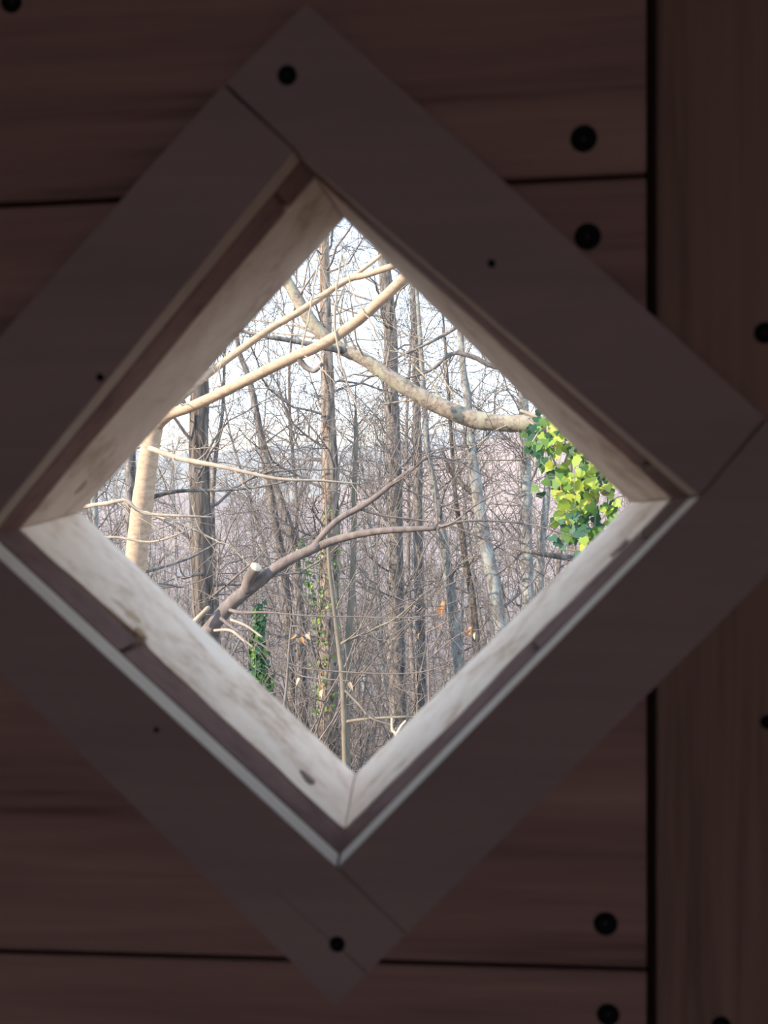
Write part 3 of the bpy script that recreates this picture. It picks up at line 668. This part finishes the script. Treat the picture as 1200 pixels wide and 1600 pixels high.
# ---- the trunks one can tell apart in the wood
SPEC = [
 ('rough_bark_tree', 'thick dark furrowed trunk behind the smooth sunlit tree', [(314, 440, 12), (313, 520, 13), (312, 600, 14), (311, 700, 15), (313, 800, 16), (316, 900, 17), (318, 980, 18)], 6.4, B_DARK, 41, dict(limbs=26, limb_len=1.5, rough=0.05, sides=22)),
 ('rough_bark_tree', 'tall straight tan trunk with flaking orange bark and ivy low down', [(506, 330, 7), (508, 450, 8), (511, 560, 9.5), (513, 650, 11), (515, 720, 12.5), (516, 800, 14), (515, 900, 16), (512, 1000, 17), (511, 1100, 18)], 8.4, B_TAN, 42, dict(limbs=38, limb_len=1.6, rough=0.06, sides=22)),
 ('grey_trunk_tree', 'straight grey rough trunk behind the crooked limb', [(600, 400, 9), (610, 520, 10.5), (612, 620, 11), (615, 720, 12), (617, 820, 12.5), (618, 920, 13), (620, 1020, 13.5), (622, 1120, 14)], 10.0, B_GREY, 43, dict(limbs=38, limb_len=1.7, rough=0.05, sides=20)),
 ('forked_tree', 'slim leaning forked grey tree beyond the tan sawn stub', [(372, 540, 4), (385, 580, 4.5), (396, 620, 5), (405, 670, 5.5), (413, 715, 6), (421, 765, 6.5), (431, 825, 7), (442, 890, 8), (450, 980, 8.5), (455, 1080, 9)], 9.8, B_GREY, 44, dict(limbs=20, limb_len=1.2, extra=[
     dict(path=[(409, 700, 5, 9.8), (424, 740, 5, 9.75), (440, 785, 5.5, 9.7), (456, 835, 6.5, 9.7), (465, 900, 7.5, 9.7), (470, 1000, 8, 9.7), (473, 1110, 8.5, 9.7), (475, 1200, 9, 9.7), (476, 1280, 9, 9.7)], twigs=6, tlen=0.6)])),
 ('lichen_tree', 'curving trunk spotted with grey-green lichen and a dark crooked side branch', [(722, 560, 5), (730, 620, 6), (735, 680, 7), (739, 720, 8), (746, 775, 9), (757, 840, 10), (769, 900, 10.5), (777, 950, 11), (784, 1010, 11.5)], 8.8, B_LICH, 45, dict(limbs=20, limb_len=1.3, extra=[
     dict(path=[(748, 778, 5, 8.8), (733, 766, 4.5, 8.8), (722, 757, 4, 8.8), (713, 746, 4, 8.8), (703, 735, 3, 8.8), (690, 700, 2, 8.8)], mat=B_DARK, twigs=4, tlen=0.6)])),
 ('lichen_tree', 'upright pale lichen trunk beside the ivy', [(816, 560, 7), (818, 620, 7.5), (820, 690, 8), (822, 760, 8.5), (823, 850, 9), (825, 950, 9.5)], 9.6, B_LICH, 46, dict(limbs=16, limb_len=1.2)),
 ('lichen_tree', 'slanting blue-grey lichen trunk with an orange leaf hanging before it', [(668, 700, 5), (680, 770, 6), (690, 830, 7), (699, 890, 8), (707, 950, 8.5), (714, 1010, 9), (721, 1070, 9.5)], 9.4, B_LICH, 47, dict(limbs=15, limb_len=1.2)),
 ('slim_tree', 'thin dark leaning stem between two lichen trunks', [(712, 780, 3.5), (721, 830, 4.5), (728, 880, 5), (737, 930, 5.5), (744, 1000, 6)], 9.8, B_DARK, 48, dict(limbs=8, limb_len=1.0)),
 ('slim_tree', 'slim grey-brown trunk just beyond the straight grey trunk', [(645, 420, 5), (648, 500, 5.5), (650, 580, 6), (651, 660, 6.5), (653, 740, 7), (653, 820, 7.5), (655, 920, 8)], 11.0, B_GREY, 49, dict(limbs=22, limb_len=1.4)),
 ('slim_tree', 'slender olive trunk ending in a tuft of shoots', [(556, 685, 3.6), (554, 760, 4), (553, 830, 4.4), (551, 900, 5), (546, 980, 5.5), (541, 1060, 6)], 7.2, B_YEL, 50, dict(top=0.5, limbs=10, limb_len=0.8, z_from=-0.2, z_to=0.6, limb_r=0.3)),
 ('slim_tree', 'thin grey trunk close behind the smooth sunlit tree', [(203, 700, 8), (204, 780, 8), (205, 860, 8.5), (206, 960, 9)], 8.4, B_GREY, 51, dict(limbs=16, limb_len=1.2)),
 ('slim_tree', 'slim grey trunk under the hanging ivy', [(856, 740, 5), (852, 800, 5.5), (846, 860, 6), (842, 930, 6.5), (840, 990, 7)], 10.4, B_LICH, 52, dict(limbs=8, limb_len=1.0)),
 ('slim_tree', 'thin crooked grey stem right beside the dark furrowed trunk', [(348, 640, 2.6), (340, 690, 3.4), (334, 740, 4), (331, 800, 4.2), (334, 870, 4.5), (338, 960, 5)], 9.0, B_GREY, 53, dict(limbs=7, limb_len=0.9)),
]
for nm, lab, sp, d, mt, sd, kw in SPEC:
    make_tree(nm, lab, sp, d, mt, sd, twig_mat=B_TWIG, **kw)

# olive sapling in front of the tan trunk
sap = make_tree('sapling', 'thin olive sapling curving up in front of the flaking tan trunk', [(512, 850, 2.4), (516, 900, 3), (522, 950, 3.2), (528, 1000, 3.8), (534, 1050, 4.2), (537, 1100, 4.6), (539, 1170, 5)], 5.0, B_YEL, 61, top=0.5, limbs=3, limb_len=0.4, z_from=-1.2, z_to=0.2, rough=0.02, sides=9, extra=[
    dict(path=[(530, 1006, 2.6, 5.0), (560, 994, 2.2, 5.0), (590, 980, 1.8, 4.95), (620, 965, 1.6, 4.9), (660, 930, 1.1, 4.9)], twigs=4, tlen=0.3, tr=0.003),
    dict(path=[(538, 1128, 2.6, 5.0), (565, 1124, 2.2, 4.95), (610, 1121, 2, 4.9), (660, 1121, 1.8, 4.9), (720, 1135, 1.2, 4.9)], twigs=4, tlen=0.3, tr=0.003),
    dict(path=[(536, 1076, 2.2, 5.0), (560, 1100, 1.8, 4.95), (580, 1122, 1.6, 4.9), (620, 1135, 1.2, 4.9)], twigs=2, tlen=0.2, tr=0.003)])
# young beech shoots that still hold withered leaves
wl = make_tree('withered_shoot', 'thin arching shoot with a few withered orange leaves still on it', [(455, 975, 1.4), (452, 1010, 1.8), (448, 1070, 2.2), (440, 1150, 2.6)], 4.6, B_TWIG, 62, top=None, limbs=0, sides=7, extra=[
    dict(path=[(455, 978, 1.4, 4.6), (475, 985, 1.0, 4.58), (495, 1040, 0.9, 4.56), (502, 1075, 0.7, 4.56)], sides=5),
    dict(path=[(450, 1040, 1.2, 4.6), (470, 1056, 1.0, 4.58), (520, 1062, 0.9, 4.55), (548, 1064, 0.7, 4.55)], sides=5)])
for px, py in ((462, 990), (470, 996), (478, 992), (484, 988), (474, 1002), (500, 1070), (468, 1060), (546, 1066), (503, 1078)):
    put_leaf(DEAD[int(rg.integers(3))], P(px, py, 4.55), 0.05*(0.8+0.5*rg.random()), np.array([-0.4, -0.9, 0.2])+rg.standard_normal(3)*0.4, (rg.normal()*0.8, 0, -1), wl, rg, 'dead_leaf')
wl2 = make_tree('withered_shoot', 'thin reddish shoot with drooping withered leaves before the lichen trunks', [(668, 1000, 1.2), (670, 1060, 1.6), (670, 1120, 1.9), (668, 1180, 2.2)], 4.8, B_RED, 63, top=0.25, limbs=3, limb_len=0.35, z_from=-1.4, z_to=-0.6, sides=7, extra=[
    dict(path=[(669, 1020, 1.2, 4.8), (690, 985, 1.0, 4.78), (697, 950, 0.8, 4.76), (690, 935, 0.6, 4.76)], sides=5),
    dict(path=[(669, 1030, 1.2, 4.8), (705, 1000, 1.0, 4.75), (735, 985, 0.8, 4.75), (790, 985, 0.7, 4.75)], sides=5, twigs=2, tlen=0.15)])
for px, py, s in ((694, 940, 0.075), (689, 948, 0.07), (728, 985, 0.05), (736, 980, 0.05), (742, 988, 0.045), (690, 975, 0.03), (655, 990, 0.04)):
    put_leaf(DEAD[1 if py < 950 else int(rg.integers(3))], P(px, py, 4.76), s, np.array([-0.5, -0.9, 0.2])+rg.standard_normal(3)*0.35, (rg.normal()*0.4, 0, -1), wl2, rg, 'dead_leaf')
# bright broken forked stick
q1 = smooth_path(path_px([(632, 1230, 3, 4.4), (626, 1180, 2.8, 4.4), (620, 1150, 2.6, 4.4), (613, 1140, 2.2, 4.4), (612, 1122, 1.6, 4.4)]), 5)
q2 = smooth_path(path_px([(620, 1146, 2.2, 4.4), (627, 1134, 2, 4.4), (634, 1126, 1.6, 4.4)]), 5)
g = q1[0, :3].copy(); g[2] = ground_z(g[0], g[1])-0.1; q1 = np.vstack([np.append(g, q1[0, 3]*1.5), q1])
fs = tag(empty('forked_stick', g), 'pale bare broken stick forking in a bright Y above the sill', 'stick')
for q in (q1, q2):
    tb = Tubes(); tb.add(q[:, :3], q[:, 3], 7, True); link('prong', tb.mesh('prong', M_CUT), M_CUT, fs)

# ---- small ivy on trunks: leaves too small to pick apart
def small_ivy(label, pts, count, spread, size, seed, mats):
    r_ = np.random.default_rng(seed); q = smooth_path(path_px(pts), 8)
    root = tag(empty('trunk_ivy', q[-1, :3]), label, 'ivy')
    tb = Tubes(); tb.add(q[:, :3]+np.array([0, -0.02, 0]), np.full(len(q), 0.006), 5); link('stem', tb.mesh('stem', B_LIMB), B_LIMB, root)
    for mi, mt in enumerate(mats):
        V = []; F = []; src = LM[mt]; sv = np.array([v.co[:] for v in src.vertices]); sf = [list(p.vertices) for p in src.polygons]
        for k in range(count//len(mats)):
            c = q[int(r_.integers(len(q)))]
            ang = r_.uniform(-math.pi, 0); rr = c[3]*1.05+abs(r_.normal())*spread
            pos = c[:3]+np.array([math.cos(ang)*rr, math.sin(ang)*rr, r_.normal()*0.05])
            n = unit(np.array([math.cos(ang), math.sin(ang), 0.4])+r_.standard_normal(3)*0.35); t = np.array([r_.normal()*0.5, 0, -1.0]); t = unit(t-n*(t@n)); x = np.cross(t, n)
            s = size*(0.6+0.7*r_.random()); base = len(V)
            V += [tuple(pos+(x*v[0]+t*v[1]+n*v[2])*s) for v in sv]; F += [[base+i for i in f] for f in sf]
        me = bpy.data.meshes.new('leaves'); me.from_pydata(V, [], F); me.materials.append(src.materials[0])
        lo = link('leaves', me, None, root); lo['kind'] = 'stuff'
small_ivy('ivy creeping up the flaking tan trunk', [(517, 800, 13, 8.35), (516, 880, 16, 8.35), (513, 960, 17, 8.35), (512, 1040, 18, 8.35), (511, 1110, 18, 8.35)], 200, 0.03, 0.04, 71, (1, 2, 3))
small_ivy('loose ivy strand trailing beside the flaking tan trunk', [(470, 850, 3, 8.3), (478, 880, 3, 8.3), (487, 910, 3, 8.3), (492, 950, 3, 8.3), (500, 1000, 4, 8.3)], 110, 0.04, 0.04, 72, (1, 2, 3))
small_ivy('dark green bushy ivy column beside the pine sill', [(406, 960, 2, 6.5), (403, 1000, 4, 6.5), (404, 1040, 7, 6.5), (410, 1080, 12, 6.5), (416, 1160, 17, 6.5)], 800, 0.022, 0.045, 73, (2, 3, 3))

# ---- the wood further off: look-alike bare trees
def bg_tree(seed, h, r, mat, low, minr=0.006, nb=25):
    r_ = np.random.default_rng(seed); n = 14; pts = [np.zeros(3)]; d = unit(np.array([r_.normal()*0.06, r_.normal()*0.06, 1.0]))
    for i in range(n):
        d = unit(d+np.array([r_.normal()*0.05, r_.normal()*0.05, 0.05])); pts.append(pts[-1]+d*h/n)
    pts = np.array(pts); rad = r*(1-0.9*np.linspace(0, 1, n+1)**1.2)
    tb = Tubes(); q = smooth_path(np.hstack([pts, rad[:, None]]), 2); tb.add(q[:, :3], q[:, 3], 9, True, 0.04, r_)
    tw = Tubes()
    for k in range(nb):
        t = low+(1-low)*r_.random()**0.9; i = min(n-1, int(t*n)); p = pts[i]+(pts[i+1]-pts[i])*(t*n-i)
        az = r_.random()*2*math.pi; el = 0.1+0.9*r_.random(); dv = np.array([math.cos(az)*math.cos(el), math.sin(az)*math.cos(el), math.sin(el)])
        out = []; sprout(r_, p, dv, h*(0.09+0.13*r_.random())*(1.2-0.5*t), max(0.008, rad[i]*0.35), 1, 3, out, dens=3.2, minr=minr, wander=0.2)
        for lev, pp, rr in out: tw.add(pp, rr, 4 if lev == 1 else 3)
    return tb.mesh('trunk', mat), tw.mesh('twigs', B_TWIG)
KINDS = [('grey', B_GREY), ('brown', B_TWIG), ('lichen-grey', B_LICH)]
PROTO = [bg_tree(100+i, 11.0+(i % 4)*0.8, 0.095+0.02*(i % 3), KINDS[i % 3][1], 0.30) for i in range(9)]
NEAR = [bg_tree(140+i, 10.5+(i % 3)*1.2, 0.060+0.012*(i % 3), KINDS[i % 3][1], 0.22, 0.0044, 52) for i in range(6)]
r_ = np.random.default_rng(9); placed = []
def wedge_x(y, u):                       # across what the window shows
    a = P(130, 800, y)[0]; b_ = P(985, 800, y)[0]; return a+(b_-a)*u
def plant(protos, count, y0, y1, powr, gap, what, group, span=(-0.12, 1.12)):
    tries = n = 0
    while n < count and tries < 6000:
        tries += 1
        y = y0+(r_.random()**powr)*(y1-y0); x = wedge_x(y, span[0]+(span[1]-span[0])*r_.random())
        if any((x-a)**2+(y-b_)**2 < (gap+0.01*y)**2 for a, b_ in placed): continue
        placed.append((x, y)); n += 1; i = int(r_.integers(len(protos)))
        root = empty('bare_tree', (x, y, ground_z(x, y)-0.2)); sc_ = 0.85+0.35*r_.random()
        root.scale = (sc_*0.9, sc_*0.9, sc_); root.rotation_euler = (r_.normal()*0.05, r_.normal()*0.05, r_.random()*6.28)
        tag(root, what % KINDS[i % 3][0], 'tree', group % KINDS[i % 3][0])
        for me, nm in zip(protos[i], ('trunk', 'twigs')):
            o = bpy.data.objects.new(nm, me); COL.objects.link(o); o.parent = root
            if nm == 'twigs': o['kind'] = 'stuff'
plant(NEAR, 30, 12.0, 28, 1.0, 0.9, 'slender bare %s tree on the slope just behind the thick trunks', 'slender %s trees behind the thick trunks')
plant(PROTO, 115, 32, 95, 0.9, 0.8, 'small bare %s tree far down in the valley wood', '%s trees of the valley wood')
plant(PROTO, 90, 100, 240, 1.0, 0.5, 'tiny bare %s tree on the far side of the valley', '%s trees across the valley')
for sp_ in ((-0.9, -0.15), (1.15, 1.9)):                # the wood goes on either side of what the window shows
    plant(NEAR, 9, 15, 30, 1.0, 1.2, 'slender bare %s tree on the slope just behind the thick trunks', 'slender %s trees behind the thick trunks', sp_)
    plant(PROTO, 14, 34, 80, 1.0, 1.0, 'small bare %s tree far down in the valley wood', '%s trees of the valley wood', sp_)
# ---- undergrowth: many-stemmed bare bushes
def bush(seed):
    r_ = np.random.default_rng(seed); tb = Tubes()
    for k in range(13):
        az = r_.random()*6.28; el = 0.8+0.6*r_.random(); out = []
        sprout(r_, np.array([r_.normal()*0.08, r_.normal()*0.08, 0]), (math.cos(az)*math.cos(el), math.sin(az)*math.cos(el), math.sin(el)), 1.3+1.5*r_.random(), 0.011, 1, 3, out, wander=0.12, lift=0.04, dens=2.4, minr=0.0022)
        for lev, pp, rr in out: tb.add(pp, rr, 5 if lev == 1 else 3)
    return tb
BM = [bush(200+i).mesh('bare_bush', B_TWIG) for i in range(4)]
pl2 = []; tries = 0
while len(pl2) < 70 and tries < 3000:
    tries += 1
    y = 6.0+r_.random()**1.3*22; x = wedge_x(y, -0.05+1.1*r_.random())
    if any((x-a)**2+(y-b_)**2 < 0.5 for a, b_ in pl2): continue
    pl2.append((x, y)); o = bpy.data.objects.new('bare_bush', BM[int(r_.integers(4))]); COL.objects.link(o)
    o.location = (x, y, ground_z(x, y)-0.05); s = 0.9+0.6*r_.random(); o.scale = (s, s, s*1.1); o.rotation_euler = (0, 0, r_.random()*6.28)
    tag(o, 'leafless twiggy bush in the undergrowth of the wood', 'bush', 'leafless bushes in the undergrowth')

# ---- haze lying in the valley before the far ridge
mh = bpy.data.materials.new('valley_haze'); mh.use_nodes = True; nt = mh.node_tree; nt.nodes.clear()
ho = nt.nodes.new('ShaderNodeOutputMaterial'); hv = nt.nodes.new('ShaderNodeVolumeScatter')
hv.inputs['Color'].default_value = (0.50, 0.68, 1.0, 1); hv.inputs['Density'].default_value = 0.014; hv.inputs['Anisotropy'].default_value = 0.0
nt.links.new(hv.outputs[0], ho.inputs['Volume'])
tag(link('valley_haze', box('valley_haze', (-420, 285, EYE-70), (420, 375, EYE+21), mh), mh), 'blue haze hanging in the valley before the far ridge', 'haze', kind='stuff')
